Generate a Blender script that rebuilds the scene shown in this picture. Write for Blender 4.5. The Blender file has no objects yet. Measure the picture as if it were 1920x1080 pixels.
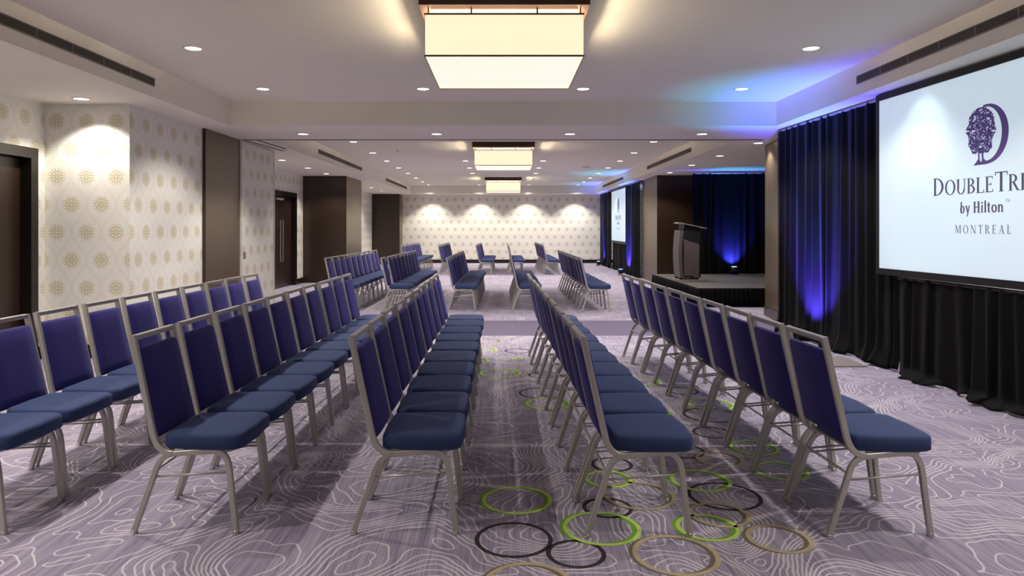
import bpy, bmesh, math, random
from mathutils import Vector, Matrix
PI = math.pi
random.seed(7)
SC = bpy.context.scene
COL = SC.collection

# ------------------------------------------------------------------ camera
cam_d = bpy.data.cameras.new('camera')
cam_d.lens = 24.0; cam_d.sensor_width = 36.0; cam_d.sensor_fit = 'HORIZONTAL'
cam_d.shift_x = 17/1920; cam_d.shift_y = -112/1920
cam_d.clip_start = 0.05; cam_d.clip_end = 200
cam = bpy.data.objects.new('camera', cam_d); COL.objects.link(cam)
cam.location = (0, 0, 1.42); cam.rotation_euler = (PI/2, 0, 0)
SC.camera = cam
# ------------------------------------------------------------------ world / exposure
W = bpy.data.worlds.new('world'); SC.world = W; W.use_nodes = True
W.node_tree.nodes['Background'].inputs[0].default_value = (0.8, 0.8, 0.9, 1)
W.node_tree.nodes['Background'].inputs[1].default_value = 0.05
SC.view_settings.view_transform = 'Standard'; SC.view_settings.look = 'None'
SC.view_settings.exposure = 0.0; SC.view_settings.gamma = 1.0
SC.view_settings.use_curve_mapping = False
# lamp levels
P_DOWN = 150.0        # coffer downlights
P_WASH = 88.0        # downlights close to walls
WARM = (1.0, 0.94, 0.83)
P_LED = 640.0
SHADE = 0.86; TUBE = 60.0
SCREEN = 0.80

# ------------------------------------------------------------------ node helper
class V:
    """scalar socket with arithmetic"""
    def __init__(s, nt, sock): s.nt = nt; s.s = sock
    def _m(s, op, *o, clamp=False):
        n = s.nt.nodes.new('ShaderNodeMath'); n.operation = op; n.use_clamp = clamp
        for i, v in enumerate((s,)+o):
            if isinstance(v, V): s.nt.links.new(v.s, n.inputs[i])
            else: n.inputs[i].default_value = v
        return V(s.nt, n.outputs[0])
    def __add__(s, o): return s._m('ADD', o)
    def __sub__(s, o): return s._m('SUBTRACT', o)
    def __mul__(s, o): return s._m('MULTIPLY', o)
    def __truediv__(s, o): return s._m('DIVIDE', o)
    def abs(s): return s._m('ABSOLUTE')
    def fract(s): return s._m('FRACT')
    def sqrt(s): return s._m('SQRT')
    def cos(s): return s._m('COSINE')
    def lt(s, o): return s._m('LESS_THAN', o)
    def gt(s, o): return s._m('GREATER_THAN', o)
    def mn(s, o): return s._m('MINIMUM', o)
    def mx(s, o): return s._m('MAXIMUM', o)
    def atan2(s, o): return s._m('ARCTAN2', o)
    def below(s, edge, soft):
        """1 where s < edge, falling to 0 over soft"""
        return (s*(-1.0/soft) + (edge/soft + 0.5))._m('ADD', 0.0, clamp=True)

def new_mat(name):
    m = bpy.data.materials.new(name); m.use_nodes = True
    nt = m.node_tree; b = nt.nodes['Principled BSDF']
    return m, nt, b
def lin(h):
    h = h.lstrip('#'); c = [int(h[i:i+2], 16)/255 for i in (0, 2, 4)]
    return tuple((x/12.92 if x <= .04045 else ((x+.055)/1.055)**2.4) for x in c)+(1,)
def texco(nt, which):
    n = nt.nodes.new('ShaderNodeTexCoord'); return n.outputs[which]
def mapping(nt, sock, scale):
    n = nt.nodes.new('ShaderNodeMapping'); nt.links.new(sock, n.inputs[0]); n.inputs['Scale'].default_value = scale
    return n.outputs[0]
def noise(nt, vec, scale, detail=2, rough=.5, dist=0):
    n = nt.nodes.new('ShaderNodeTexNoise'); nt.links.new(vec, n.inputs['Vector'])
    n.inputs['Scale'].default_value = scale; n.inputs['Detail'].default_value = detail
    n.inputs['Roughness'].default_value = rough; n.inputs['Distortion'].default_value = dist
    return V(nt, n.outputs['Fac'])
def mix(nt, fac, a, b):
    n = nt.nodes.new('ShaderNodeMix'); n.data_type = 'RGBA'
    for k, v in ((0, fac), (6, a), (7, b)):
        if isinstance(v, V): nt.links.new(v.s, n.inputs[k])
        elif hasattr(v, 'links'): nt.links.new(v, n.inputs[k])
        else: n.inputs[k].default_value = v
    return n.outputs[2]
def bump(nt, b, height, strength, dist=.01):
    n = nt.nodes.new('ShaderNodeBump'); n.inputs['Strength'].default_value = strength; n.inputs['Distance'].default_value = dist
    nt.links.new(height.s, n.inputs['Height']); nt.links.new(n.outputs[0], b.inputs['Normal'])

def simple(name, col, rough=.5, metal=0.0, var=0.0, scale=30, spec=None, bmp=0.0, stretch=(1,1,1)):
    m, nt, b = new_mat(name)
    c = lin(col) if isinstance(col, str) else col
    b.inputs['Roughness'].default_value = rough; b.inputs['Metallic'].default_value = metal
    if spec is not None: b.inputs['Specular IOR Level'].default_value = spec
    v = mapping(nt, texco(nt, 'Object'), stretch)
    n = noise(nt, v, scale, 3)
    d = tuple(x*(1-var) for x in c[:3])+(1,); e = tuple(min(1, x*(1+var)) for x in c[:3])+(1,)
    nt.links.new(mix(nt, n, d, e), b.inputs['Base Color'])
    if bmp: bump(nt, b, n, bmp)
    return m
def emissive(name, col, strength, trans=0.0, rough=.6):
    m, nt, b = new_mat(name)
    c = lin(col) if isinstance(col, str) else col
    b.inputs['Base Color'].default_value = tuple(x*.8 for x in c[:3])+(1,)
    b.inputs['Roughness'].default_value = rough
    b.inputs['Emission Color'].default_value = c
    b.inputs['Emission Strength'].default_value = strength
    if trans:
        t = nt.nodes.new('ShaderNodeBsdfTranslucent'); t.inputs[0].default_value = c
        mx = nt.nodes.new('ShaderNodeAddShader'); sc = nt.nodes.new('ShaderNodeMixShader')
        sc.inputs[0].default_value = trans
        nt.links.new(b.outputs[0], sc.inputs[1]); nt.links.new(t.outputs[0], sc.inputs[2])
        e = nt.nodes.new('ShaderNodeEmission'); e.inputs[0].default_value = c; e.inputs[1].default_value = strength*trans
        nt.links.new(sc.outputs[0], mx.inputs[0]); nt.links.new(e.outputs[0], mx.inputs[1])
        nt.links.new(mx.outputs[0], nt.nodes['Material Output'].inputs[0])
    return m

def wallpaper_mat():
    m, nt, b = new_mat('wallpaper')
    sx = nt.nodes.new('ShaderNodeSeparateXYZ'); nt.links.new(texco(nt, 'UV'), sx.inputs[0])
    u = V(nt, sx.outputs[0]); v = V(nt, sx.outputs[1])
    PU, PV = .326, .61
    uu = ((u/PU).fract() - .5).abs(); vv = ((v/PV - .253).fract() - .5).abs()
    far = (uu + vv).gt(.5)
    a = (uu - far*.5)*PU; c = (vv - far*.5)*PV
    r = (a*a + c*c).sqrt(); th = c.atan2(a)
    wob = noise(nt, texco(nt, 'UV'), 260, 1)
    r = r + (wob-.5)*.003
    def dots(n, rad, size, phase=0.0):
        k = 2*PI/n
        q = ((th/k + phase).fract() - .5)*k*r
        d = ((r-rad)*(r-rad) + q*q).sqrt()
        return d.below(size, .004)
    med = (r-.016).abs().below(.0055, .004)
    for args in ((8, .036, .0105), (16, .061, .0095), (16, .082, .0065), (8, .097, .0045)):
        med = med.mx(dots(*args))
    og = (uu - ((v/PV-.253)*(2*PI)).cos()*-.25 - .25).abs()
    line = og.below(.020, .02)
    og2 = (og-.055).abs().below(.010, .012)
    tone = noise(nt, texco(nt, 'UV'), 3, 2)
    base = mix(nt, tone, lin('#e3e0d6'), lin('#ecebe2'))
    c1 = mix(nt, line*.38, base, lin('#cfccd0'))
    c2 = mix(nt, og2*.25, c1, lin('#d2cfd2'))
    c3 = mix(nt, med*.78, c2, lin('#b39c62'))
    nt.links.new(c3, b.inputs['Base Color'])
    b.inputs['Roughness'].default_value = .55; b.inputs['Specular IOR Level'].default_value = .3
    return m

def carpet_mat():
    m, nt, b = new_mat('carpet')
    P = texco(nt, 'Object')
    def height(off):
        n = nt.nodes.new('ShaderNodeVectorMath'); n.operation = 'ADD'; nt.links.new(P, n.inputs[0]); n.inputs[1].default_value = off
        a = noise(nt, n.outputs[0], 1.35, 1.0, .4, .9)
        s = noise(nt, n.outputs[0], 7.0, 1.0, .4, .2)
        return a*27.0 + s*1.3
    e = .004
    h0 = height((0, 0, 0)); hx = height((e, 0, 0)); hy = height((0, e, 0))
    gx = (hx-h0)/e; gy = (hy-h0)/e
    g = (gx*gx + gy*gy).sqrt().mx(2.0)
    d = ((h0.fract() - .5).abs())/g
    lines = d.below(.0040, .0035)
    # woven streaks running down the room
    st = noise(nt, mapping(nt, P, (190, 3.0, 1)), 1.0, 3, .65)
    st2 = noise(nt, mapping(nt, P, (42, .8, 1)), 1.0, 3, .6)
    big = noise(nt, P, .55, 2)
    s = (st*.85 + st2*.45 - .15)
    base = mix(nt, (s*3.0 - .95)._m('ADD', 0.0, clamp=True), lin('#655b7d'), lin('#a69dad'))
    c = mix(nt, lines*.80, base, lin('#d3cad4'))
    # plain dark border band below the movable-wall track
    sx = nt.nodes.new('ShaderNodeSeparateXYZ'); nt.links.new(P, sx.inputs[0]); y = V(nt, sx.outputs[1])
    band = (y - 9.76).abs().below(.74, .02)
    st3 = noise(nt, mapping(nt, P, (14, 60, 1)), 1.0, 3, .6)
    dark = mix(nt, st3, lin('#4a415c'), lin('#71667f'))
    c = mix(nt, band, c, dark)
    nt.links.new(c, b.inputs['Base Color'])
    b.inputs['Roughness'].default_value = .85; b.inputs['Specular IOR Level'].default_value = .25
    b.inputs['Sheen Weight'].default_value = .15
    bump(nt, b, noise(nt, mapping(nt, P, (300, 300, 1)), 1.0, 2), .35, .004)
    return m

def fabric_mat(name, c0, c1):
    m, nt, b = new_mat(name)
    v = texco(nt, 'Object')
    n = noise(nt, mapping(nt, v, (420, 420, 420)), 1.0, 2) * .6 + noise(nt, v, 9, 3)*.4
    nt.links.new(mix(nt, n, lin(c0), lin(c1)), b.inputs['Base Color'])
    b.inputs['Roughness'].default_value = .8; b.inputs['Specular IOR Level'].default_value = .2
    b.inputs['Sheen Weight'].default_value = .25; b.inputs['Sheen Roughness'].default_value = .45
    b.inputs['Sheen Tint'].default_value = lin('#8f8fd0')
    bump(nt, b, n, .2, .002)
    return m

M = {}
M['paper'] = wallpaper_mat()
M['carpet'] = carpet_mat()
M['plaster'] = simple('ceiling_paint', '#e4dfd4', .8, var=.02, scale=4, spec=.2)
M['laminate'] = simple('dark_brown_laminate', '#2b1d15', .30, var=.22, scale=3, stretch=(2, 2, 40), spec=.6)
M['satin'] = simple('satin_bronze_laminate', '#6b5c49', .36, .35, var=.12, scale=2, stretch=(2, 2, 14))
M['door'] = simple('brown_door_veneer', '#2c1c15', .36, var=.25, scale=2.5, stretch=(14, 14, 1))
M['frame'] = simple('espresso_trim', '#17100d', .35, var=.15, scale=8)
M['navy'] = fabric_mat('navy_fabric', '#2b375c', '#3a4870')
M['navy_back_lit'] = fabric_mat('navy_fabric_violet_lit', '#2a2560', '#383278')  # violet cast of the LED light put into the backrest colour
M['steel'] = simple('champagne_silver_metal', '#b3b0aa', .36, .45, var=.06, scale=40)
M['chrome'] = simple('brushed_chrome', '#c9c8c6', .22, 1.0, var=.05, scale=60)
M['velvet'] = simple('black_velvet', '#050406', .7, var=.3, scale=14, spec=.12)
M['velvet'].node_tree.nodes['Principled BSDF'].inputs['Sheen Weight'].default_value = .03
M['velvet'].node_tree.nodes['Principled BSDF'].inputs['Sheen Roughness'].default_value = .35
M['black'] = simple('matt_black', '#0a0a0b', .5, var=.2, scale=20)
M['ventdark'] = simple('vent_shadow_black', '#0d0c0c', .7, var=.1)
M['slat'] = simple('grey_vent_metal', '#8d857c', .5, .2, var=.06)
M['white_trim'] = simple('white_enamel', '#d8d4cf', .4, var=.03)
M['bronze'] = simple('dark_bronze', '#4a2f22', .45, .3, var=.15)
M['wire'] = simple('antique_brass_wire', '#6e6048', .4, .6, var=.1)
M['lens'] = emissive('lamp_lens', (1, .95, .88, 1), 6.0)
M['shade'] = emissive('warm_fabric_shade', '#fdf0cf', SHADE, .03)
M['shade_bottom'] = emissive('frosted_diffuser', '#fff6ea', .72, .06)
M['tube'] = emissive('fluorescent_tube', (1, .90, .74, 1), TUBE)
M['added_bulb'] = emissive('added_warm_glow', (1, .82, .58, 1), 800)  # for the extra bulbs added to throw pendant glow onto the ceiling
M['screen'] = emissive('projection_fabric', '#d2dfe8', SCREEN*.6, .4)
M['ink'] = emissive('projected_violet', '#55427f', .42)
M['ink2'] = emissive('projected_grey_violet', '#5f5973', .38)
M['deck'] = simple('grey_stage_deck', '#4b4743', .55, var=.2, scale=7, bmp=.05)
M['lectern_grey'] = simple('taupe_lectern_panel', '#564c50', .5, var=.08, scale=6)
M['plate'] = simple('pale_grey_steel', '#a8a09a', .45, .5, var=.1)
M['led'] = emissive('blue_led', (.10, .25, 1, 1), 12)
M['lime'] = simple('lime_yarn', '#b2cf63', .9, var=.15, scale=220)
M['green'] = simple('grass_green_yarn', '#6b9a2e', .9, var=.15, scale=220)
M['tan'] = simple('tan_yarn', '#a89b7e', .9, var=.15, scale=220)
M['brown'] = simple('taupe_yarn', '#6b604f', .9, var=.15, scale=220)
M['dark'] = simple('espresso_yarn', '#2b2026', .9, var=.2, scale=220)

# ------------------------------------------------------------------ mesh helpers
def link(name, me, mat, parent=None):
    o = bpy.data.objects.new(name, me); COL.objects.link(o)
    mats = mat if isinstance(mat, (list, tuple)) else [mat]
    if not me.materials:
        for x in mats: me.materials.append(M[x])
    if parent: o.parent = parent
    return o
def tag(o, label, cat, group=None, kind=None):
    o['label'] = label
    if cat: o['category'] = cat
    if group: o['group'] = group
    if kind: o['kind'] = kind
    return o
def empty(name, loc=(0, 0, 0), rz=0):
    o = bpy.data.objects.new(name, None); COL.objects.link(o); o.location = loc; o.rotation_euler = (0, 0, rz)
    o.empty_display_size = .1
    return o
class MB:
    def __init__(s): s.v = []; s.f = []; s.mi = []
    def box(s, x0, x1, y0, y1, z0, z1, mi=0, T=None):
        b = len(s.v)
        p = [(x0,y0,z0),(x1,y0,z0),(x1,y1,z0),(x0,y1,z0),(x0,y0,z1),(x1,y0,z1),(x1,y1,z1),(x0,y1,z1)]
        if T: p = [tuple(T @ Vector(q)) for q in p]
        s.v += p
        for q in ((3,2,1,0),(4,5,6,7),(0,1,5,4),(1,2,6,5),(2,3,7,6),(3,0,4,7)):
            s.f.append(tuple(b+i for i in q)); s.mi.append(mi)
        return s
    def prism(s, pts, z0, z1, mi=0):
        b = len(s.v); n = len(pts)
        s.v += [(x, y, z0) for x, y in pts] + [(x, y, z1) for x, y in pts]
        s.f.append(tuple(b+i for i in reversed(range(n)))); s.f.append(tuple(b+n+i for i in range(n))); s.mi += [mi, mi]
        for i in range(n):
            j = (i+1) % n; s.f.append((b+i, b+j, b+n+j, b+n+i)); s.mi.append(mi)
        return s
    def loft(s, rings, mi=0, cap=True, closed=True):
        """rings: list of equal-length vertex rings"""
        b = len(s.v); n = len(rings[0])
        for r in rings: s.v += [tuple(p) for p in r]
        for k in range(len(rings)-1):
            for i in range(n if closed else n-1):
                j = (i+1) % n
                s.f.append((b+k*n+i, b+k*n+j, b+(k+1)*n+j, b+(k+1)*n+i)); s.mi.append(mi)
        if cap:
            s.f.append(tuple(b+i for i in reversed(range(n)))); s.mi.append(mi)
            e = b+(len(rings)-1)*n
            s.f.append(tuple(e+i for i in range(n))); s.mi.append(mi)
        return s
    def cyl(s, c, r, z0, z1, n=20, mi=0, r2=None, axis='z'):
        r2 = r if r2 is None else r2
        def P(a, rr, z):
            x, y = rr*math.cos(a), rr*math.sin(a)
            if axis == 'z': return (c[0]+x, c[1]+y, z)
            if axis == 'y': return (c[0]+x, z, c[1]+y)
            return (z, c[0]+x, c[1]+y)
        return s.loft([[P(2*PI*i/n, r, z0) for i in range(n)], [P(2*PI*i/n, r2, z1) for i in range(n)]], mi)
    def tube(s, path, a, b=None, n=8, mi=0, side=Vector((0, 1, 0)), sq=False):
        """sweep a rounded section (half sizes a along side, b in plane) along path"""
        b = a if b is None else b
        rings = []
        P = [Vector(p) for p in path]
        for i, p in enumerate(P):
            t = (P[min(i+1, len(P)-1)] - P[max(i-1, 0)]).normalized()
            w = side - t*side.dot(t)
            w = w.normalized() if w.length > 1e-5 else Vector((1, 0, 0))
            q = t.cross(w)
            ring = []
            for k in range(n):
                an = 2*PI*(k+.5)/n
                if sq:
                    cx = (1, .72, -.72, -1, -1, -.72, .72, 1)[k]; cy = (.72, 1, 1, .72, -.72, -1, -1, -.72)[k]
                else: cx, cy = math.cos(an), math.sin(an)
                ring.append(p + w*a*cx + q*b*cy)
            rings.append(ring)
        return s.loft(rings, mi)
    def mesh(s, name, smooth=False, uv=False):
        me = bpy.data.meshes.new(name); me.from_pydata([tuple(p) for p in s.v], [], s.f); me.update()
        for p, k in zip(me.polygons, s.mi): p.material_index = k; p.use_smooth = smooth
        bm = bmesh.new(); bm.from_mesh(me); bmesh.ops.recalc_face_normals(bm, faces=bm.faces); bm.to_mesh(me); bm.free()
        if uv:
            L = me.uv_layers.new(name='UVMap')
            for p in me.polygons:
                nx, ny, nz = (abs(c) for c in p.normal)
                for li in p.loop_indices:
                    co = me.vertices[me.loops[li].vertex_index].co
                    L.data[li].uv = (co.y, co.z) if nx >= max(ny, nz) else ((co.x, co.z) if ny >= nz else (co.x, co.y))
        return me
    def build(s, name, mat, parent=None, smooth=False, uv=False):
        return link(name, s.mesh(name, smooth, uv), mat, parent)
def auto_smooth(o, ang=35):
    me = o.data
    me.polygons.foreach_set('use_smooth', [True]*len(me.polygons))
    bm = bmesh.new(); bm.from_mesh(me)
    for e in bm.edges:
        if len(e.link_faces) == 2 and e.calc_face_angle() > math.radians(ang): e.smooth = False
    bm.to_mesh(me); bm.free()
    return o

# ------------------------------------------------------------------ the room
SOF, COF, TOP = 2.78, 3.10, 3.24
CX = 3.63                                   # half width of the raised ceilings
FARY = 27.85
# floor
fl = MB().box(-5.5, 7.2, -2.2, 28.2, -.10, 0).build('floor', 'carpet')
tag(fl, 'grey-violet carpet woven with pale contour lines and a dark border band', 'carpet', kind='structure')
# printed rings
rings = [(.07,3.571,.368,'L'),(.049,3.118,.358,'D'),(.319,2.98,.262,'D'),(.465,3.234,.369,'L'),(.531,3.469,.256,'D'),
 (.749,2.97,.375,'T'),(.967,3.24,.296,'L'),(1.261,3.123,.293,'T'),(1.174,3.621,.384,'D'),(1.111,3.843,.335,'L'),
 (.595,3.867,.27,'L'),(.654,4.103,.253,'D'),(1.07,3.385,.30,'T'),(.72,3.63,.384,'T'),(.098,2.715,.37,'T'),
 (1.13,4.36,.31,'D'),(1.33,4.20,.29,'T'),(1.624,4.422,.308,'L'),(1.625,3.995,.31,'L'),(1.453,4.746,.267,'D'),
 (1.578,5.193,.413,'D'),(1.674,5.508,.37,'L'),(.337,5.882,.40,'D'),(.363,5.525,.37,'L'),(1.17,5.268,.25,'L'),
 (-.03,6.70,.41,'L'),(.17,7.903,.30,'D'),(-.22,8.007,.30,'L'),(-.20,8.60,.36,'T'),(1.572,5.959,.27,'D'),
 (1.336,6.289,.25,'L'),(.394,6.609,.30,'D'),(-.30,7.33,.30,'L'),(.15,7.45,.13,'L')]
def ring_mesh(d, offs, widths):
    mb = MB()
    for k, (ox, z, w) in enumerate(zip(offs, (.0007, .0014), widths)):
        ro = d/2; n = 56; b = len(mb.v)
        for rr in (ro, ro-w):
            mb.v += [(ox+rr*math.cos(2*PI*i/n), rr*math.sin(2*PI*i/n), z) for i in range(n)]
        for i in range(n):
            j = (i+1) % n; mb.f.append((b+i, b+j, b+n+j, b+n+i)); mb.mi.append(k)
    return mb
for x, y, d, c in rings:
    if c == 'D': o = ring_mesh(d, (0,), (.021,)).build('carpet_ring', 'dark', fl); o['label'] = 'dark brown woven ring'
    elif c == 'L': o = ring_mesh(d, (-.013, .004), (.027, .021)).build('carpet_ring', ['green', 'lime'], fl); o['label'] = 'lime green woven ring'
    else: o = ring_mesh(d, (-.013, .004), (.028, .023)).build('carpet_ring', ['brown', 'tan'], fl); o['label'] = 'tan woven ring'
    o.location = (x, y, 0)

# ceiling: soffits are solid, so their sides make the fascias
Y0, Y1, Y2, Y3 = -1.2, 9.06, 10.70, 26.9
c = MB()
c.box(-CX, CX, Y0, Y1, COF, TOP); c.box(-CX, CX, Y2, Y3, COF, TOP)
c.box(-5.5, -CX, -2.2, 28.2, SOF, TOP); c.box(CX, 7.2, -2.2, 28.2, SOF, TOP)
c.box(-CX, CX, -2.2, Y0, SOF, TOP); c.box(-CX, CX, Y1, Y2, SOF, TOP); c.box(-CX, CX, Y3, 28.2, SOF, TOP)
tag(c.build('ceiling', 'plaster'), 'white painted ceiling with two raised coffers and lower soffits', 'ceiling', kind='structure')
# movable-wall track
t = MB().box(-4.0, 4.0, 10.455, 10.50, SOF-.006, SOF)
tag(t.build('trim_1', 'frame'), 'thin dark movable-wall track across the beam underside', 'track', kind='structure')
t = MB().prism([(-4.0,10.50),(-3.96,10.50),(-3.84,12.0),(-3.88,12.0)], SOF-.006, SOF)
t.prism([(-3.80,10.50),(-3.76,10.50),(-3.70,11.7),(-3.74,11.7)], SOF-.006, SOF)
tag(t.build('trim_2', 'frame'), 'pair of dark track slots above the wallpapered pocket door', 'track', kind='structure')

def wall(name, boxes, mat, label, cat='wall'):
    mb = MB()
    for b in boxes: mb.box(*b)
    return tag(mb.build(name, mat, uv=True), label, cat, kind='structure')
DY0, DY1, DZ = 6.12, 7.27, 2.20             # near left door opening
XA = -5.02
wall('wall_left_door', [(XA-.25, XA, -2.2, DY0, 0, SOF), (XA-.25, XA, DY1, 7.48, 0, SOF), (XA-.25, XA, DY0, DY1, DZ, SOF)], 'paper',
     'medallion wallpapered wall around the dark door at far left')
wall('wall_left_bay', [(-5.3, -4.09, 7.48, 9.29, 0, SOF)], 'paper', 'wallpapered wall jutting out beside the left door')
wall('wall_left_pocket', [(-5.3, -4.03, 10.5, 12.02, 0, SOF-.012)], 'paper', 'wallpapered pocket panel for the folding partition')
DB0, DB1 = 15.15, 17.10
XB = -5.2
wall('wall_left_far', [(XB-.25, XB, 12.02, DB0, 0, SOF), (XB-.25, XB, DB1, FARY, 0, SOF), (XB-.25, XB, DB0, DB1, 2.22, SOF)], 'paper',
     'wallpapered left wall of the far room')
wall('wall_back', [(-5.45, 7.2, FARY, FARY+.2, 0, SOF)], 'paper', 'wallpapered end wall lit by four downlight scallops')
wall('wall_front', [(-5.3, 7.2, -2.2, -2.0, 0, SOF)], 'paper', 'wallpapered wall behind the viewer')
wall('wall_right', [(5.0, 5.2, -2.0, 9.4, 0, SOF)], 'paper', 'right wall behind the near drapes')
wall('wall_right_far', [(6.9, 7.2, 11.2, 19.3, 0, SOF), (5.1, 5.3, 19.3, FARY, 0, SOF)], 'paper', 'right wall of the far room behind the drapes')
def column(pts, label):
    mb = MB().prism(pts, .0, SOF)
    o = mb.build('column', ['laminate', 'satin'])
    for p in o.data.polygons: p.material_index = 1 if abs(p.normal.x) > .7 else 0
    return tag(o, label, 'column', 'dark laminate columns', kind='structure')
def rect(x0, x1, y0, y1): return [(x0, y0), (x1, y0), (x1, y1), (x0, y1)]
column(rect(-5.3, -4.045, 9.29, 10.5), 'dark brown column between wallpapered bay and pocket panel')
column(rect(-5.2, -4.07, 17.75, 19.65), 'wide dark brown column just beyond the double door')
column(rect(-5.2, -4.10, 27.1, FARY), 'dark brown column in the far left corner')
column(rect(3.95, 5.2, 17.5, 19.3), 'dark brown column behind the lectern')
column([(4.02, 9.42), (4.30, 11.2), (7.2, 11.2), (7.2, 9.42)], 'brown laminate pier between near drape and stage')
# baseboards
def base(name, boxes, label):
    mb = MB()
    for b in boxes: mb.box(*b)
    return tag(mb.build(name, 'frame'), label, 'baseboard', kind='structure')
BH = .145
base('baseboard_left', [(XA, XA+.018, -2, DY0-.09, 0, BH), (XA, XA+.018, DY1+.07, 7.462, 0, BH), (XA, -4.072, 7.462, 7.48, 0, BH), (-4.09, -4.072, 7.48, 9.29, 0, BH)],
     'dark baseboard along the near left walls')
base('baseboard_left_far', [(XB, XB+.018, 12.02, DB0-.09, 0, BH), (XB, XB+.018, DB1+.09, 17.75, 0, BH), (XB, XB+.018, 19.65, 27.1, 0, BH)], 'dark baseboard along the far left wall')
base('baseboard_back', [(-4.10, 5.1, FARY-.018, FARY, 0, BH)], 'dark baseboard along the end wall')
base('baseboard_pier', [(4.0, 4.01, 9.42, 9.43, 0, BH)], 'dark baseboard on the right pier')
bpy.data.objects['baseboard_pier'].data.clear_geometry()
mb = MB().prism([(4.0, 9.40), (4.02, 9.40), (4.30, 11.2), (4.28, 11.2)], 0, .16)
me = mb.mesh('baseboard_pier'); me.materials.append(M['laminate']); bpy.data.objects['baseboard_pier'].data = me

# doors ------------------------------------------------------------
def door(name, X, y0, y1, zt, leaves, label, handles=False, opened=0.0):
    r = empty(name, (X, (y0+y1)/2, 0)); tag(r, label, 'door', kind='structure')
    cy = (y0+y1)/2; h = (y1-y0)/2
    f = MB()
    w = .075
    f.box(-.20, .022, -h, -h+.035, 0, zt); f.box(-.20, .022, h-.035, h, 0, zt); f.box(-.20, .022, -h+.035, h-.035, zt-.035, zt)
    f.box(.001, .022, -h-w, -h, 0, zt+w); f.box(.001, .022, h, h+w, 0, zt+w); f.box(.001, .022, -h, h, zt, zt+w)
    f.box(-.11, -.09, -h+.035, -h+.05, 0, zt-.035); f.box(-.11, -.09, h-.05, h-.035, 0, zt-.035)
    f.build('door_frame', 'frame', r)
    iw = 2*h-.10
    for k in range(leaves):
        a = -h+.052 + k*iw/leaves; b = a + iw/leaves - .006
        lf = MB().box(-.135, -.09, a, b, .008, zt-.045).build('door_leaf', 'door', r)
        if handles:
            hy = b-.09 if k == 0 else a+.09
            hm = MB().cyl((-.025, hy), .014, .62, 1.62, 12)
            for z in (.80, 1.46): hm.cyl((hy, z), .009, -.09, -.02, 10, axis='x')
            hm.build('pull_handle', 'chrome', lf)
            cl = MB().box(-.09, -.05, (a if k else b-.22), (a+.22 if k else b), zt-.13, zt-.085).build('door_closer', 'white_trim', lf)
        else:
            hm = MB().cyl((a+.08, 1.02), .025, -.09, -.078, 16, axis='x').tube([(-.08,a+.08,1.02),(-.04,a+.08,1.02),(-.035,a+.10,1.02),(-.035,a+.20,1.02)], .009, n=8, side=Vector((0,0,1)))
            hm.build('lever_handle', 'chrome', lf)
    return r
door('door_1', XA, DY0, DY1, DZ, 1, 'dark brown door in a deep frame at the far left edge')
door('door_2', XB, DB0, DB1, 2.22, 2, 'dark double door with long chrome pull bars beyond pocket panel', True)
# flush latch on pocket panel
lt = MB().box(-4.03, -4.026, 10.60, 10.625, .94, 1.05).box(-4.03, -4.026, 10.655, 10.68, .94, 1.05)
o = lt.build('flush_latch', 'black'); o.parent = bpy.data.objects['wall_left_pocket']; o['label'] = 'two slim black latch slots'
o = MB().box(-4.03, -4.018, 10.5, 10.53, 0, SOF-.012).build('edge_trim', 'white_trim'); o.parent = bpy.data.objects['wall_left_pocket']
o = MB().box(-4.03, -4.018, 11.99, 12.02, 0, SOF-.012).build('edge_trim', 'white_trim'); o.parent = bpy.data.objects['wall_left_pocket']

# air vents ----------------------------------------------------------
def vent(side, y0, y1, label):
    r = empty('air_vent', (side*CX, (y0+y1)/2, 2.935)); tag(r, label, 'vent', 'linear vents in the fascias')
    L = (y1-y0)/2; H = .042; s = -side
    def bx(mb, d0, d1, *a): mb.box(min(s*d0, s*d1), max(s*d0, s*d1), *a); return mb
    bx(MB(), .0005, .003, -L, L, -H, H).build('backing', 'ventdark', r)
    f = MB(); bx(f, .003, .012, -L, L, H-.005, H); bx(f, .003, .012, -L, L, -H, -H+.005)
    bx(f, .003, .012, -L, -L+.006, -H+.005, H-.005); bx(f, .003, .012, L-.006, L, -H+.005, H-.005)
    f.build('vent_frame', 'slat', r)
    me = None
    for k in range(5):
        z = -H+.005 + (k+.5)*(2*H-.010)/5
        if me is None:
            o = bx(MB(), .003, .010, -L+.006, L-.006, -.0018, .0018).build('slat', 'slat', r); me = o.data
        else: o = link('slat', me, 'slat', r)
        o.location.z = z
    n = max(2, int((y1-y0)/.42)); me = None
    for k in range(1, n):
        if me is None: o = bx(MB(), .003, .011, -.003, .003, -H+.005, H-.005).build('mullion', 'slat', r); me = o.data
        else: o = link('mullion', me, 'slat', r)
        o.location.y = -L + k*2*L/n
vent(-1, 2.6, 7.10, 'long dark slotted air vent in the near left fascia')
vent(1, 2.6, 6.99, 'long dark slotted air vent above the large screen')
vent(-1, 13.42, 17.55, 'slotted air vent in the far room left fascia, nearer one')
vent(-1, 21.15, 25.7, 'slotted air vent in the far room left fascia, farther one')
vent(1, 13.15, 17.15, 'slotted air vent in the right fascia above the stage')
vent(1, 20.6, 24.8, 'slotted air vent in the right fascia above the small far screen')

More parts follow.
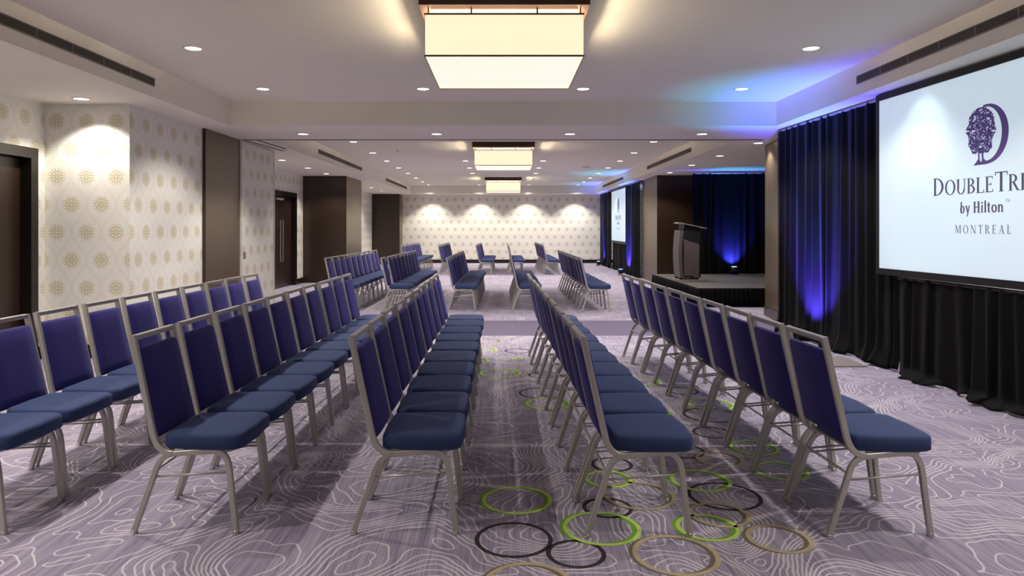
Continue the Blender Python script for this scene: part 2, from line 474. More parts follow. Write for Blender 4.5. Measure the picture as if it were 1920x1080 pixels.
# downlights ---------------------------------------------------------
def make_dl():
    n = 28
    tr = MB()
    prof = [(.090, 0), (.090, -.006), (.078, -.008), (.070, -.002)]
    tr.loft([[(r*math.cos(2*PI*i/n), r*math.sin(2*PI*i/n), z) for i in range(n)] for r, z in prof], cap=False)
    ln = MB()
    b = [(.071*math.cos(2*PI*i/n), .071*math.sin(2*PI*i/n), -.003) for i in range(n)]
    ln.v += b; ln.f.append(tuple(reversed(range(n)))); ln.mi.append(0)
    a = tr.mesh('trim_ring', True); a.materials.append(M['white_trim'])
    l = ln.mesh('lens'); l.materials.append(M['lens'])
    for p in l.polygons: 
        if p.normal.z > 0: l.flip_normals(); break
    return a, l
DLT, DLL = make_dl()
def spot(name, parent, loc, power, color, size, blend, direction=(0, 0, -1), radius=.05):
    d = bpy.data.lights.new(name, 'SPOT'); d.energy = power; d.color = color; d.spot_size = math.radians(size); d.spot_blend = blend
    d.shadow_soft_size = radius
    o = bpy.data.objects.new(name, d); COL.objects.link(o); o.parent = parent; o.location = loc
    o.rotation_euler = Vector(direction).to_track_quat('-Z', 'Y').to_euler()
    return o
def downlight(x, y, z, label, power, size=118, blend=.45):
    r = empty('downlight', (x, y, z)); tag(r, label, 'downlight', 'recessed ceiling downlights')
    link('trim_ring', DLT, 'white_trim', r); link('lens', DLL, 'lens', r)
    spot('downlight_beam', r, (0, 0, -.02), power, WARM, size, blend)
ORD = ['first', 'second', 'third', 'fourth', 'fifth', 'sixth', 'seventh', 'eighth', 'ninth', 'tenth']
def series(xs, ys, z, text, power, **k):
    for i, y in enumerate(ys):
        downlight(xs, y, z, 'round recessed downlight, ' + text.format(ORD[i]), power, **k)
for x, side in ((-2.89, 'left'), (2.875, 'right')):
    series(x, [.75, 2.63, 4.50, 6.37, 8.22], COF, '{} from viewer, '+side+' column of the near coffer', P_DOWN)
for x, side in ((-.96, 'left'), (.965, 'right')):
    downlight(x, 8.22, COF, 'round recessed downlight just '+side+' of the large square pendant', P_DOWN)
for x, w in zip((-2.88, -.955, .965, 2.87), ('leftmost', 'second from left', 'third from left', 'rightmost')):
    downlight(x, 9.84, SOF, 'round recessed downlight under the cross beam, '+w, P_DOWN)
for x, side in ((-2.90, 'left'), (2.92, 'right')):
    series(x, [13.25, 15.2, 17.05, 18.95, 20.85, 22.8, 24.65, 26.5], COF, '{} from viewer, outer '+side+' column of the far coffer', P_DOWN)
for x, side in ((-.93, 'left'), (1.0, 'right')):
    series(x, [17.0, 19.0, 20.85, 26.5], COF, '{} from viewer, inner '+side+' column of the far coffer', P_DOWN)
for x, w in zip((-2.87, -.90, .985, 2.93), ('leftmost', 'second from left', 'third from left', 'rightmost')):
    downlight(x, 27.33, SOF, 'round recessed downlight washing the end wall, '+w, P_WASH)
series(-4.42, [1.5, 3.4, 5.28, 7.16], SOF, '{} from viewer in the near left soffit', P_WASH)
series(-4.40, [13.6, 15.4, 17.0, 20.95, 22.8, 24.75], SOF, '{} from viewer in the far left soffit', P_WASH)
series(4.07, [10.88+1.92*i for i in (1, 2, 3)], SOF, '{} from viewer in the soffit above the stage', P_WASH)
downlight(4.07, 10.88, SOF, 'round recessed downlight beside the top of the brown pier', P_WASH*.6)
downlight(4.02, 6.25, SOF, 'recessed downlight hidden behind the large screen, glowing through it', P_WASH*2.2, size=112, blend=1.0)
# ceiling speaker and sprinklers
def ceiling_disc(name, x, y, r, label, cat, parts):
    e = empty(name, (x, y, COF)); tag(e, label, cat)
    for nm, prof, mat in parts:
        n = 20
        mb = MB(); mb.loft([[(q*r*math.cos(2*PI*i/n), q*r*math.sin(2*PI*i/n), z) for i in range(n)] for q, z in prof])
        mb.build(nm, mat, e)
ceiling_disc('ceiling_speaker', 2.27, 18.65, .13, 'round grey ceiling speaker in the far coffer', 'speaker', [('rim', [(1, 0), (1, -.008), (.92, -.010)], 'white_trim'), ('grille', [(.9, -.008), (.9, -.012), (.6, -.014)], 'slat')])
ceiling_disc('sprinkler', -2.25, 14.6, .045, 'small white sprinkler head in the far coffer', 'sprinkler', [('cover', [(1, 0), (1, -.006), (.8, -.010)], 'white_trim'), ('nozzle', [(.3, -.01), (.3, -.03), (.5, -.034)], 'chrome')])

# square pendants -----------------------------------------------------
def pendant(y, label, k=0):
    r = empty('ceiling_pendant', (.01, y, COF)); tag(r, label, 'ceiling light', 'square shaded ceiling lights')
    a = .5625; zb = 2.645-COF; zt = 2.942-COF
    w = .605
    MB().box(-w, w, -w, w, -.105, 0).build('canopy_plate', 'bronze', r)
    # lower face of the canopy carries the tubes; bulbs are added for ceiling glow
    for s in (-.28, .28):
        MB().cyl((s, -.165), .022, -.46, .46, 12, axis='x').build('lamp_tube', 'tube', r)
        for x in (-.46, -.2, .2, .46):
            bm = bmesh.new(); bmesh.ops.create_uvsphere(bm, u_segments=12, v_segments=8, radius=.032)
            me = bpy.data.meshes.new('added_glow_bulb'); bm.to_mesh(me); bm.free()
            o = link('added_glow_bulb', me, 'added_bulb', r); o.location = (x, s*1.25, -.175 if abs(x) > .3 else -.155)
        y0 = s*1.82
        MB().box(-.53, .53, min(y0, y0+.006), max(y0, y0+.006), -.20, -.105).build('added_light_baffle', 'shade_bottom', r)  # frosted strip added to hold back light leaving front and back
    th = .004
    for nm, b in (('f', (-a, a, -a, -a+th)), ('b', (-a, a, a-th, a)), ('l', (-a, -a+th, -a+th, a-th)), ('r', (a-th, a, -a+th, a-th))):
        MB().box(*b, zb, zt).build('shade_panel', 'shade', r)
    MB().box(-a+th, a-th, -a+th, a-th, zb+.006, zb+.010).build('diffuser', 'shade_bottom', r)
    f = MB(); q = .006
    for z in (zb, zt):
        f.box(-a-q, a+q, -a-q, -a, z-q, z+q); f.box(-a-q, a+q, a, a+q, z-q, z+q); f.box(-a-q, -a, -a, a, z-q, z+q); f.box(a, a+q, -a, a, z-q, z+q)
    f.build('wire_frame', 'wire', r)
    for x in (-.235, .235):
        for yy in (-a+.02, a-.02):
            MB().cyl((x, yy), .006, zt, -.105, 8).build('hanger_rod', 'wire', r)
    for s in (-1, 1):
        for u in (-1, 1):
            MB().cyl((s*(a-.02), u*(a-.02)), .006, zt, -.105, 8).build('hanger_rod', 'wire', r)
pendant(4.85+.5625, 'large square warm shaded ceiling light nearest the viewer')
pendant(13.3+.5625, 'square glowing ceiling light in the far room, nearer one')
pendant(22.5+.5625, 'square glowing ceiling light in the far room, farther one')

# ------------------------------------------------------------------ drapes
def drape(name, p0, p1, z0, z1, label, seed, amp=.032, puddle=.10, pitch=.12, side=1, pipe=True):
    """pleated curtain from p0 to p1, folds towards the room on 'side'"""
    rnd = random.Random(seed)
    A = Vector((p0[0], p0[1], 0)); B = Vector((p1[0], p1[1], 0)); L = (B-A).length; t = (B-A)/L; nrm = Vector((-t.y, t.x, 0))*side
    n = int(L/.012); ph = []; s = 0
    knots = []
    while s < L+pitch:
        knots.append((s, rnd.uniform(.15, 1.0)*(1 if len(knots) % 2 else -1), rnd.uniform(-.09, .09), rnd.random())); s += pitch/2*rnd.uniform(.5, 2.3)
    zs = [z1 - (z1-z0)*q for q in (0, .02, .1, .22, .35, .48, .6, .72, .82, .89, .94, .97, .985, 1.0)]
    rows = []
    for zi, z in enumerate(zs):
        f = (z1-z)/(z1-z0); row = []
        for i in range(n+1):
            s = L*i/n
            sh = s
            k = 0
            while k < len(knots)-2 and knots[k+1][0] < s: k += 1
            a0, a1 = knots[k], knots[k+1]
            u = (s-a0[0])/max(1e-6, a1[0]-a0[0]); u = min(1, max(0, u)); u = u*u*(3-2*u)
            w = a0[1]*(1-u)+a1[1]*u
            drift = (a0[2]*(1-u)+a1[2]*u)
            ampz = amp*(.45+.55*f**.5) if zi else amp*.35
            off = w*ampz
            zz = z; out = 0
            if f > .93 and puddle:
                g = (f-.93)/.07
                out = puddle*g*(.55+.45*math.sin(s*7.3+seed)+.25*math.sin(s*19+seed*2))
                out = max(out, 0.0)
                zz = z0 + (z-z0)*(1.0) + .022*g*(1+math.sin(s*23+seed))*(1-g*.4) + .004
            p = A + t*(s + drift*f*.6*(1 if 0.05 < s/L < .95 else 0)) + nrm*(off + out)
            row.append((p.x, p.y, zz))
        rows.append(row)
    mb = MB(); mb.loft(rows, cap=False, closed=False)
    me = mb.mesh('curtain', True)
    r = empty(name, (0, 0, 0)); r.location = (A+B)/2; tag(r, label, 'drape', 'black velvet drapes')
    o = link('curtain', me, 'velvet', r); o.location = -r.location
    so = o.modifiers.new('thickness', 'SOLIDIFY'); so.thickness = .006; so.offset = -1
    if pipe:
        q = MB().tube([tuple(A - nrm*.0 + Vector((0, 0, z1-.012))), tuple(B + Vector((0, 0, z1-.012)))], .015, n=8, side=Vector((0, 0, 1)))
        oo = q.build('top_pipe', 'plate' if z1 > 2 else 'black', r); oo.location = -r.location
    return r
near_drape = drape('drape', (3.80, 9.44), (3.91, 6.72), .0, 2.765, 'black drape washed blue between brown pier and large screen', 3, side=-1)
drape('drape', (3.87, 6.68), (3.98, 3.2), .0, .945, 'black drape skirt hanging under the large screen', 5, side=-1, puddle=.13)
drape('drape', (3.83, 26.9), (3.83, 24.10), .0, 2.765, 'narrow black drape between end wall and small far screen', 8, side=-1, puddle=.06)
drape('drape', (3.87, 24.08), (3.87, 21.12), .0, .93, 'short black drape under the small far screen', 9, side=-1, puddle=.06)
drape('drape', (3.83, 21.10), (3.87, 19.36), .0, 2.765, 'black drape with violet glow between small far screen and column', 10, side=-1, puddle=.06)
drape('drape', (6.85, 16.15), (4.50, 16.20), .346, 2.735, 'black drape lit vivid blue behind the stage', 12, side=1, puddle=.0)

# flat steel foot of the near drape's upright
bp = MB().box(3.36, 3.72, 6.97, 7.47, .001, .016).build('base_plate', 'plate', near_drape); bp.location = -near_drape.location
bp['label'] = 'pale steel foot plate'

# ------------------------------------------------------------------ lettering
def arcs(cx, cy, ro, so, ri, si, a0, a1, n=18):
    out = []
    for i in range(n):
        a = math.radians(a0+(a1-a0)*i/n); b = math.radians(a0+(a1-a0)*(i+1)/n)
        out.append([(cx+ro*math.cos(a), cy+so*math.sin(a)), (cx+ro*math.cos(b), cy+so*math.sin(b)), (cx+ri*math.cos(b), cy+si*math.sin(b)), (cx+ri*math.cos(a), cy+si*math.sin(a))])
    return out
def rc(x0, x1, y0, y1): return [[(x0, y0), (x1, y0), (x1, y1), (x0, y1)]]
def stem(x, w, y0=0, y1=1, s=.06, b=True, t=True, k=.035):
    o = rc(x, x+w, y0, y1)
    if b: o += rc(x-s, x+w+s, y0, y0+k)
    if t: o += rc(x-s, x+w+s, y1-k, y1)
    return o
def diag(x0, y0, x1, y1, w): return [[(x0, y0), (x0+w, y0), (x1+w, y1), (x1, y1)]]
TK, TN = .125, .05
G = {
 'D': (.84, stem(.10, TK)+arcs(.22, .5, .54, .5, .40, .455, -90, 90)),
 'O': (.92, arcs(.46, .5, .42, .52, .29, .475, 0, 360, 32)),
 'U': (.86, rc(.13, .13+TK, .32, 1)+rc(.07, .32, .965, 1)+rc(.67, .67+TN, .32, 1)+rc(.60, .80, .965, 1)+arcs(.425, .33, .295, .345, .19, .295, 180, 360)),
 'B': (.70, stem(.10, TK, t=True)+arcs(.24, .75, .33, .25, .20, .21, -90, 90)+arcs(.24, .27, .39, .27, .26, .225, -90, 90)+rc(.2, .26, .48, .53)),
 'L': (.66, stem(.10, TK)+rc(.22, .60, 0, .05)+rc(.565, .60, 0, .20)),
 'E': (.68, stem(.10, TK)+rc(.22, .58, 0, .05)+rc(.545, .58, 0, .19)+rc(.22, .55, .95, 1)+rc(.515, .55, .83, 1)+rc(.22, .46, .48, .53)+rc(.43, .46, .41, .60)),
 'T': (.76, stem(.32, TK, t=False)+rc(.04, .73, .95, 1)+rc(.04, .075, .82, 1)+rc(.695, .73, .82, 1)),
 'R': (.78, stem(.10, TK)+arcs(.24, .74, .35, .26, .22, .215, -90, 90)+rc(.2, .27, .48, .53)+diag(.58, 0, .30, .5, .13)+rc(.56, .80, 0, .035)),
 'M': (1.02, stem(.10, TN)+diag(.44, .05, .12, 1, .13)+diag(.46, .05, .76, 1, .06)+stem(.80, TK)),
 'N': (.92, stem(.12, TN)+diag(.66, 0, .12, 1, .14)+stem(.75, TN, b=False)),
 'A': (.86, diag(.10, 0, .40, 1, .05)+diag(.60, 0, .36, 1, .13)+rc(.22, .62, .33, .375)+rc(.03, .24, 0, .035)+rc(.54, .82, 0, .035)),
 'H': (.86, stem(.10, .15, s=.05)+stem(.58, .15, s=.05)+rc(.22, .60, .47, .55)),
 'b': (.62, stem(.10, .12, y1=1.02, s=.0, b=False)+arcs(.30, .33, .27, .345, .14, .27, 0, 360, 28)),
 'y': (.58, diag(.28, 0, .04, .66, .13)+diag(.20, -.30, .46, .66, .08)+rc(.02, .24, .63, .66)+rc(.40, .58, .63, .66)),
 'i': (.32, stem(.09, .13, y1=.66, s=.04, t=False)+arcs(.155, .85, .08, .08, 0, 0, 0, 360, 12)),
 'l': (.32, stem(.09, .13, y1=1.05, s=.04, t=False)),
 't': (.42, rc(.11, .24, .10, .86)+rc(.02, .38, .59, .66)+arcs(.28, .14, .17, .15, .04, .07, 180, 290, 10)),
 'o': (.66, arcs(.33, .33, .30, .345, .165, .27, 0, 360, 28)),
 'n': (.66, stem(.08, .13, y1=.66, s=.035, t=False)+stem(.45, .13, y1=.40, s=.035, t=False)+arcs(.335, .40, .245, .27, .115, .19, 0, 180, 14)),
 ' ': (.30, []),
}
def line_polys(items, width, x_mid, y_base, track=0.0, bold=0.0):
    """items: list of (char, height)"""
    tot = sum((G[c][0]+track)*h for c, h in items); k = width/tot; x = x_mid-width/2; out = []
    for c, h in items:
        for dx in ((0, bold) if bold else (0,)):
            for p in G[c][1]: out.append([(x+px*h*k+dx, y_base+py*h) for px, py in p])
        x += (G[c][0]+track)*h*k
    return out
def flat(polys, name, mat, parent, d):
    """polygons in screen coordinates (u right, v up) lifted off the cloth by d"""
    mb = MB()
    for p in polys:
        b = len(mb.v); mb.v += [(u, -d, v) for u, v in p]; mb.f.append(tuple(range(b, b+len(p)))); mb.mi.append(0)
    return mb.build(name, mat, parent)
def emblem(parent):
    rnd = random.Random(21)
    # letter bowl: a big open D, thick on the right, thin at both ends
    out = []
    n = 40
    cx, cy = 0.0, .255
    def pt(a, k):
        if k: return (cx+.222*math.cos(a), cy+.240*math.sin(a))
        return (cx-.012+.166*math.cos(a), cy+.002+.218*math.sin(a))
    for i in range(n):
        a = math.radians(-90+190*i/n); b = math.radians(-90+190*(i+1)/n)
        out.append([pt(a, 1), pt(b, 1), pt(b, 0), pt(a, 0)])
    out += [[(-.150, .012), (.005, .012), (.005, .036), (-.120, .032)]]
    # trunk
    tr = [[(-.135, .020), (-.060, .020), (-.078, .06), (-.095, .06)], [(-.095, .06), (-.078, .06), (-.080, .15), (-.095, .15)],
          [(-.060, .020), (.02, .016), (-.035, .06), (-.055, .06)], [(-.055, .06), (-.035, .06), (-.040, .15), (-.058, .15)]]
    o = flat(out+tr, 'emblem_letter', 'ink', parent, .004)
    leaves = []
    def inside(x, y):
        if y < .11 or y > .475: return False
        q = (y-.11)/.365
        w = .150*(math.sin(PI*min(1, (q*.80+.16)))**.75) if q < .72 else .150*math.sqrt(max(0, 1-((q-.60)/.42)**2))*.95
        return abs(x+.065) < w*(1+.09*math.sin(23*y)+.06*math.sin(51*y+x*9))
    while len(leaves) < 1150:
        x, y = rnd.uniform(-.24, .12), rnd.uniform(.10, .48)
        if not inside(x, y): continue
        a = rnd.uniform(0, PI); s = rnd.uniform(.007, .014)
        pts = []
        for k in range(6):
            an = 2*PI*k/6; rr = s*(1 if k % 3 == 0 else .62)
            pts.append((x+rr*math.cos(an+a), y+rr*math.sin(an+a)))
        leaves.append(pts)
    o2 = flat(leaves, 'emblem_tree', 'ink', parent, .005)
    return o, o2
def screen(loc, rz, w, h, z0, label):
    r = empty('projection_screen', loc, rz); tag(r, label, 'screen', 'projection screens')
    MB().box(-w/2, w/2, -.002, .002, z0, z0+h).build('screen_cloth', 'screen', r)
    b = .062; f = MB()
    f.box(-w/2-b*.6, -w/2, -.015, .015, z0-b, z0+h+b); f.box(w/2, w/2+b*.6, -.015, .015, z0-b, z0+h+b)
    f.box(-w/2, w/2, -.015, .015, z0+h, z0+h+b); f.box(-w/2, w/2, -.015, .015, z0-b, z0)
    f.build('black_border', 'black', r)
    cap, sc = .155, .127
    name = [('D', cap)]+[(c, sc) for c in 'OUBLE']+[('T', cap)]+[(c, sc) for c in 'REE']
    flat(line_polys(name, 1.17, 0, 1.709, 0, .003), 'lettering', 'ink2', r, .004)
    flat(line_polys([(c, .093) for c in 'by Hilton'], .475, -.01, 1.547, .06, .0055), 'lettering', 'ink2', r, .004)
    flat(line_polys([('T', .022), ('M', .022)], .045, .265, 1.625), 'lettering', 'ink2', r, .004)
    flat(line_polys([(c, .069) for c in 'MONTREAL'], .63, .01, 1.377, .28), 'lettering', 'ink2', r, .004)
    a, t = emblem(r)
    for o in (a, t): o.location = (.055, 0, 1.925); 
    return r
# large screen: left edge (3.822, 6.93), turned a little towards the viewer
sw = 2.77; ang = math.atan2(-1, .0522)
d = Vector((.0522, -1, 0)).normalized()
mid = Vector((3.822, 6.93, 0)) + d*sw/2
scr1 = screen((mid.x, mid.y, 0), math.atan2(d.y, d.x), sw, 1.69, 1.018, 'large bright screen showing a purple tree emblem and hotel lettering')
scr2 = screen((3.82, 22.6, 0), -PI/2, sw, 1.69, 1.0, 'small distant screen showing the same emblem, between far drapes')

# ------------------------------------------------------------------ stage and lectern
st = empty('stage', (5.1, 14.2, 0)); tag(st, 'low black-skirted stage with grey deck panels', 'stage')
SX0, SX1, SY0, SY1, SH = 3.53-5.1, 6.6-5.1, 12.32-14.2, 16.08-14.2, .34
for i, (a, b) in enumerate(((SX0, SX0+1.53), (SX0+1.535, SX1))):
    for (p, q) in ((SY0, SY0+1.93), (SY0+1.935, SY1)):
        MB().box(a, b, p, q, SH-.04, SH).build('deck_panel', 'deck', st)
def skirt(pts):
    rnd = random.Random(4); path = []
    for (x0, y0), (x1, y1) in zip(pts, pts[1:]):
        L = math.hypot(x1-x0, y1-y0); n = int(L/.018); nx, ny = (y1-y0)/L, -(x1-x0)/L
        for i in range(n):
            s = i/n; w = math.sin(s*L*2*PI/.085+rnd.uniform(-.5, .5))
            path.append((x0+(x1-x0)*s, y0+(y1-y0)*s, nx, ny, w))
    rows = []
    for z, a in ((SH-.002, .004), (SH-.05, .008), (.18, .016), (.003, .022)):
        rows.append([(x+nx*(w+1.2)*a, y+ny*(w+1.2)*a, z) for x, y, nx, ny, w in path])
    mb = MB(); mb.loft(rows, cap=False, closed=False); return mb
o = link('skirt', skirt([(SX0, SY1), (SX0, SY0), (SX1, SY0)]).mesh('skirt', True), 'velvet', st)
so = o.modifiers.new('thickness', 'SOLIDIFY'); so.thickness = .004; so.offset = 1
for x in (SX0+.08, (SX0+SX1)/2, SX1-.08):
    for y in (SY0+.08, (SY0+SY1)/2, SY1-.08):
        MB().cyl((x, y), .025, 0, SH-.04, 10).build('stage_leg', 'black', st)

lc = empty('lectern', (3.90, 14.42, SH)); tag(lc, 'taupe curved lectern with a slanted top standing on the stage', 'lectern')
def side_prof(pts, y0, y1, name, mat, smooth=False):
    mb = MB(); n = len(pts)
    mb.v += [(x, y0, z) for x, z in pts]+[(x, y1, z) for x, z in pts]
    mb.f.append(tuple(range(n))); mb.f.append(tuple(reversed(range(n, 2*n)))); mb.mi += [0, 0]
    for i in range(n):
        j = (i+1) % n; mb.f.append((i, j, n+j, n+i)); mb.mi.append(0)
    return mb.build(name, mat, lc)
MB().box(-.27, .28, -.30, .24, .0, .014).build('base_plate', 'plate', lc)
def curve(z): return -.215 - .035*math.sin(PI*min(1, max(0, (z-.03)/1.0)))
zs = [.05+.99*i/12 for i in range(13)]
core = [(curve(z)+.075, z) for z in zs]+[(.205, 1.0), (.19, .55), (.215, .05)]
side_prof(core, -.22, .22, 'cabinet', 'black')
front = [(curve(z), z) for z in zs]+[(curve(z)+.07, z) for z in reversed(zs)]
side_prof(front, -.24, .24, 'front_shell', 'lectern_grey')
panel = [(-.135, .09), (.05, .09), (.13, .05), (.17, .06), (.185, .70), (.17, .755), (.0, .80), (-.14, .86)]
for y in ((-.232, -.2205), (.2205, .232)): side_prof(panel, y[0], y[1], 'side_panel', 'lectern_grey')
for x in (-.19, .14):
    for y in (-.18, .18): MB().box(x-.03, x+.03, y-.03, y+.03, .014, .055).build('foot', 'black', lc)
T = Matrix.Translation((.0, 0, 1.145)) @ Matrix.Rotation(math.radians(12), 4, 'Y')
MB().box(-.22, .33, -.30, .30, -.007, .007, T=T).build('reading_shelf', 'plate', lc)
T2 = Matrix.Translation((.0, 0, 1.09)) @ Matrix.Rotation(math.radians(12), 4, 'Y')
MB().box(-.13, .20, -.21, .21, -.06, .044, T=T2).build('shelf_support', 'black', lc)
MB().tube([(-.17, 0, 1.19), (-.26, 0, 1.196), (-.30, 0, 1.185)], .006, n=8).build('reading_lamp_arm', 'chrome', lc)

# ------------------------------------------------------------------ LED uplights
def led(x, y, z, rz, label, power, tilt, color, size=46):
    r = empty('led_uplight', (x, y, z), rz); tag(r, label, 'uplight', 'blue LED uplights')
    MB().box(-.085, .085, -.085, .085, .0, .012).build('floor_base', 'black', r)
    y_ = MB().box(-.085, -.078, -.012, .012, .012, .13).box(.078, .085, -.012, .012, .012, .13)
    y_.build('yoke', 'black', r)
    n = 18; c = MB(); c.loft([[(q*math.cos(2*PI*i/n), q*math.sin(2*PI*i/n), zz) for i in range(n)] for q, zz in ((.045, .03), (.070, .06), (.076, .17), (.070, .175))], cap=True)
    c.build('can', 'black', r, True)
    le = MB(); le.loft([[(q*math.cos(2*PI*i/n), q*math.sin(2*PI*i/n), zz) for i in range(n)] for q, zz in ((.060, .1755), (.060, .180), (.03, .184))]); le.build('lens', 'led', r)
    spot('led_beam', r, (0, 0, .20), power*.42, (.03, .55, .85), size, 1.0, (tilt[0]*-.6, tilt[1]*-.6, 1), .04)
    spot('led_beam_violet', r, (0, 0, .20), power*2.0, color, 100, 1.0, (tilt[0]*9, tilt[1]*6, 1), .04)
led(3.52, 8.37, 0, 0, 'small black uplight on the floor by the near drape', P_LED, (.06, 0, 1), (.10, .06, 1.0), 60)
led(3.58, 20.75, 0, 0, 'small black uplight on the floor by the far drape', P_LED, (.08, 0, 1), (.10, .06, 1.0), 60)
led(5.42, 16.00, .34, 0, 'small black uplight at the back of the stage', P_LED*.6, (0, .10, 1), (.05, .06, 1.0), 50)
led(3.60, 25.7, 0, 0, 'small black uplight near the end wall by the narrow drape', P_LED*.7, (.06, 0, 1), (.10, .06, 1.0), 60)
# black cable on the carpet
cb = MB().tube([(3.52, 8.27, .006), (3.48, 8.15, .006), (3.44, 8.02, .006), (3.50, 7.92, .006), (3.62, 7.98, .006), (3.70, 8.10, .006), (3.74, 8.24, .006)], .005, n=6, side=Vector((0, 0, 1)))
tag(cb.build('power_cable', 'black'), 'loop of black power cable on carpet beside the near drape', 'cable')

# ------------------------------------------------------------------ chairs
def arc_pts(c, r, a0, a1, n=5): return [(c[0]+r*math.cos(math.radians(a0+(a1-a0)*i/n)), c[1]+r*math.sin(math.radians(a0+(a1-a0)*i/n))) for i in range(n+1)]
def bez(p0, p1, p2, n=6):
    return [tuple((1-t)**2*p0[k]+2*t*(1-t)*p1[k]+t*t*p2[k] for k in range(2)) for t in (i/n for i in range(n+1))]
CH = {}
def chair_meshes():
    TA, TB = .0110, .0130
    def path(xz, y0, y1):
        z_lo, z_hi = min(p[1] for p in xz), max(p[1] for p in xz)
        return [(x, y0+(y1-y0)*(z-z_lo)/max(1e-6, z_hi-z_lo), z) for x, z in xz]
    for s, nm in ((-1, 'n'), (1, 'f')):
        rear = [(.0, .014), (.055, .172), (.098, .300)] + bez((.098, .300), (.123, .366), (.180, .370))[1:]
        front = [(.474, .014), (.456, .16), (.440, .298)] + bez((.440, .298), (.430, .383), (.365, .383))[1:]
        CH['leg_r'+nm] = MB().tube(path(rear, s*.201, s*.192), TA, TB, 8, sq=True).mesh('leg')
        CH['leg_f'+nm] = MB().tube(path(front, s*.201, s*.192), TA, TB, 8, sq=True).mesh('leg')
        CH['rail'+nm] = MB().tube([(.180, s*.192, .370), (.27, s*.192, .377), (.365, s*.192, .383)], TA, TB, 8, sq=True).mesh('seat_rail')
        post = [(-.016, .918), (.036, .68), (.084, .462)] + bez((.084, .462), (.104, .374), (.175, .371))[1:]
        CH['post'+nm] = MB().tube(path(post, s*.194, s*.184), .0110, .0140, 8, sq=True).mesh('back_post')
        CH['rod'+nm] = MB().tube([(.085, s*.196, .262), (.440, s*.196, .285)], .0055, n=6).mesh('side_stretcher', True)
    CH['top'] = MB().tube([(-.0135, -.178, .9065), (-.0135, .178, .9065)], .0135, .0125, 8, side=Vector((1, 0, 0)), sq=True).mesh('top_rail')
    CH['cross'] = MB().tube([(.092, -.196, .290), (.092, .196, .290)], .0065, n=6, side=Vector((1, 0, 0))).mesh('cross_stretcher', True)
    CH['fr'] = MB().tube([(.34, -.192, .383), (.425, -.185, .383), (.462, -.12, .383), (.475, 0, .383), (.462, .12, .383), (.425, .185, .383), (.34, .192, .383)], .011, n=6, side=Vector((0, 0, 1))).mesh('front_rail', True)
    CH['rr'] = MB().tube([(.150, -.192, .378), (.150, .192, .378)], .010, n=6, side=Vector((0, 0, 1))).mesh('rear_rail', True)
    g = MB(); g.cyl((0, 0), .016, 0, .008, 10); g.cyl((0, 0), .016, .008, .018, 10, r2=.011); CH['glide'] = g.mesh('foot_glide', True)
    # seat cushion
    def outline(ins, z, crown=0):
        pts = []
        x0, x1 = .128+ins, .512-ins
        def hw(x): return   .186 + .026*min(1, max(0, (x-.128)/.20)) - ins
        R = .075
        raw = []
        raw += [(x0+.02, -hw(x0)), (.22, -hw(.22)), (.32, -hw(.32)), (.40, -hw(.40))]
        raw += [(x1-R+.0+R*.9*math.sin(a), -hw(.40)+R*.85-R*.85*math.cos(a)) for a in (PI*.12, PI*.25, PI*.38)]
        raw += [(x1-.008, -.075), (x1, 0)]
        raw = raw + [(x, -y) for x, y in reversed(raw[:-1])]
        raw += [(x0, hw(x0)-.02), (x0-.004, 0), (x0, -hw(x0)+.02)]
        for x, y in raw: pts.append((x, y, z + crown*(1-(y/.22)**2)*(1-((x-.32)/.25)**2)))
        return pts
    mb = MB()
    mb.loft([outline(.030, .389), outline(.006, .390), outline(.0, .396), outline(.0, .442), outline(.003, .452, .001), outline(.012, .459, .004), outline(.020, .4605, .005)]+[[(.32+(x-.32)*k, y*k, z+dz) for x, y, z in outline(.020, .4605, .005)] for k, dz in ((.86, .003), (.62, .0045), (.3, .005))])
    CH['seat'] = mb.mesh('seat', True)
    # back cushion, laid along the post line
    def bk(z): 
        return -.016 + (.918-z)/(.918-.462)*.100
    mb = MB(); rings = []
    zz = [.440, .443, .452, .50, .60, .70, .78, .84, .852, .856]
    ins = [.020, .008, .001, 0, 0, 0, 0, .001, .008, .020]
    for z, q in zip(zz, ins):
        hw = .1905-.0145*(z-.44)/.44 - q*.6
        xc = bk(z); f = .028 - q*.9; b = .019 - q*.7
        r = []
        for y, k in ((-hw, -.2), (-hw, .3), (-hw+.012, .8), (-hw*.5, 1.0), (0, 1.08), (hw*.5, 1.0), (hw-.012, .8), (hw, .3), (hw, -.2)): r.append((xc+max(.002, f)*k, y, z))
        for y, k in ((hw-.012, .9), (0, 1.0), (-hw+.012, .9)): r.append((xc-max(.002, b)*k, y, z))
        rings.append(r)
    mb.loft(rings); CH['back'] = mb.mesh('backrest', True)
    for k, me in CH.items():
        me.materials.append(M['navy' if k == 'seat' else 'navy_back_lit' if k == 'back' else 'chrome' if k == 'glide' else 'steel'])
chair_meshes()
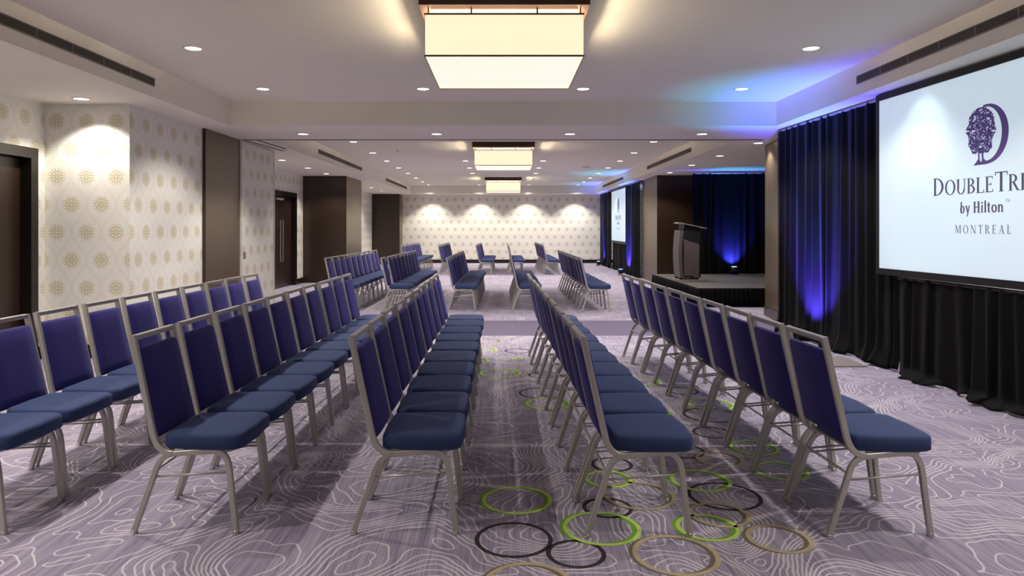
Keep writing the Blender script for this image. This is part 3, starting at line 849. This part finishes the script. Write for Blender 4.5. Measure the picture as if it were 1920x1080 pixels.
PARTS = [('seat', 'seat'), ('backrest', 'back'), ('back_post', 'postn'), ('back_post', 'postf'), ('top_rail', 'top'), ('leg', 'leg_rn'), ('leg', 'leg_rf'), ('leg', 'leg_fn'), ('leg', 'leg_ff'),
         ('seat_rail', 'railn'), ('seat_rail', 'railf'), ('front_rail', 'fr'), ('rear_rail', 'rr'), ('side_stretcher', 'rodn'), ('side_stretcher', 'rodf'), ('cross_stretcher', 'cross')]
GL = {'leg_rn': (.0, -.201), 'leg_rf': (.0, .201), 'leg_fn': (.474, -.201), 'leg_ff': (.474, .201)}
def chair(x, y, rz, label, group, far=False):
    r = empty('banquet_chair', (x, y, 0), rz); tag(r, label, 'chair', group)
    for nm, k in PARTS:
        o = bpy.data.objects.new(nm, CH[k]); COL.objects.link(o); o.parent = r
        if k in GL and not far:
            g = bpy.data.objects.new('foot_glide', CH['glide']); COL.objects.link(g); g.parent = o; g.location = (GL[k][0], GL[k][1], 0)
    return r
ROWN = ['leftmost row', 'second row from left', 'row just left of aisle', 'row just right of aisle', 'rightmost row']
# block: (name, first near-foot y, pitch, [(x of rear feet, dx/dy, count)])
BLOCKS = [('near block', 3.155, .448, [(-2.785, .014, 10), (-1.718, .006, 10), (-.699, -.004, 10), (.380, -.022, 10), (1.493, -.037, 10)]),
          ('middle block', 11.55, .447, [(-3.00, .012, 10), (-2.05, .012, 9), (-.943, .014, 9), (.155, -.002, 9), (1.33, -.008, 10)]),
          ('far block', 20.7, .447, [(-3.07, .016, 9), (-1.95, .016, 8), (-.81, .016, 8), (.167, 0, 8), (1.24, -.012, 10)])]
for bi, (bn, ys, pitch, rows) in enumerate(BLOCKS):
    for ri, (x0, sl, n) in enumerate(rows):
        rnd = random.Random(100*bi+ri)
        off = [0, .01, .0, -.03, -.035][ri] if bi == 0 else 0
        for i in range(n):
            y = ys + off + .214 + i*pitch + rnd.uniform(-.002, .002)
            if bi == 1 and ri == 1 and i > 0: y += .13
            x = x0 + sl*(y-ys-.214) + rnd.uniform(-.006, .006)
            chair(x, y, math.atan(-sl)+rnd.uniform(-.002, .002),
                  'navy padded metal chair, %s from viewer, %s, %s' % (ORD[i], ROWN[ri], bn), 'navy chairs in the '+bn, bi == 2)
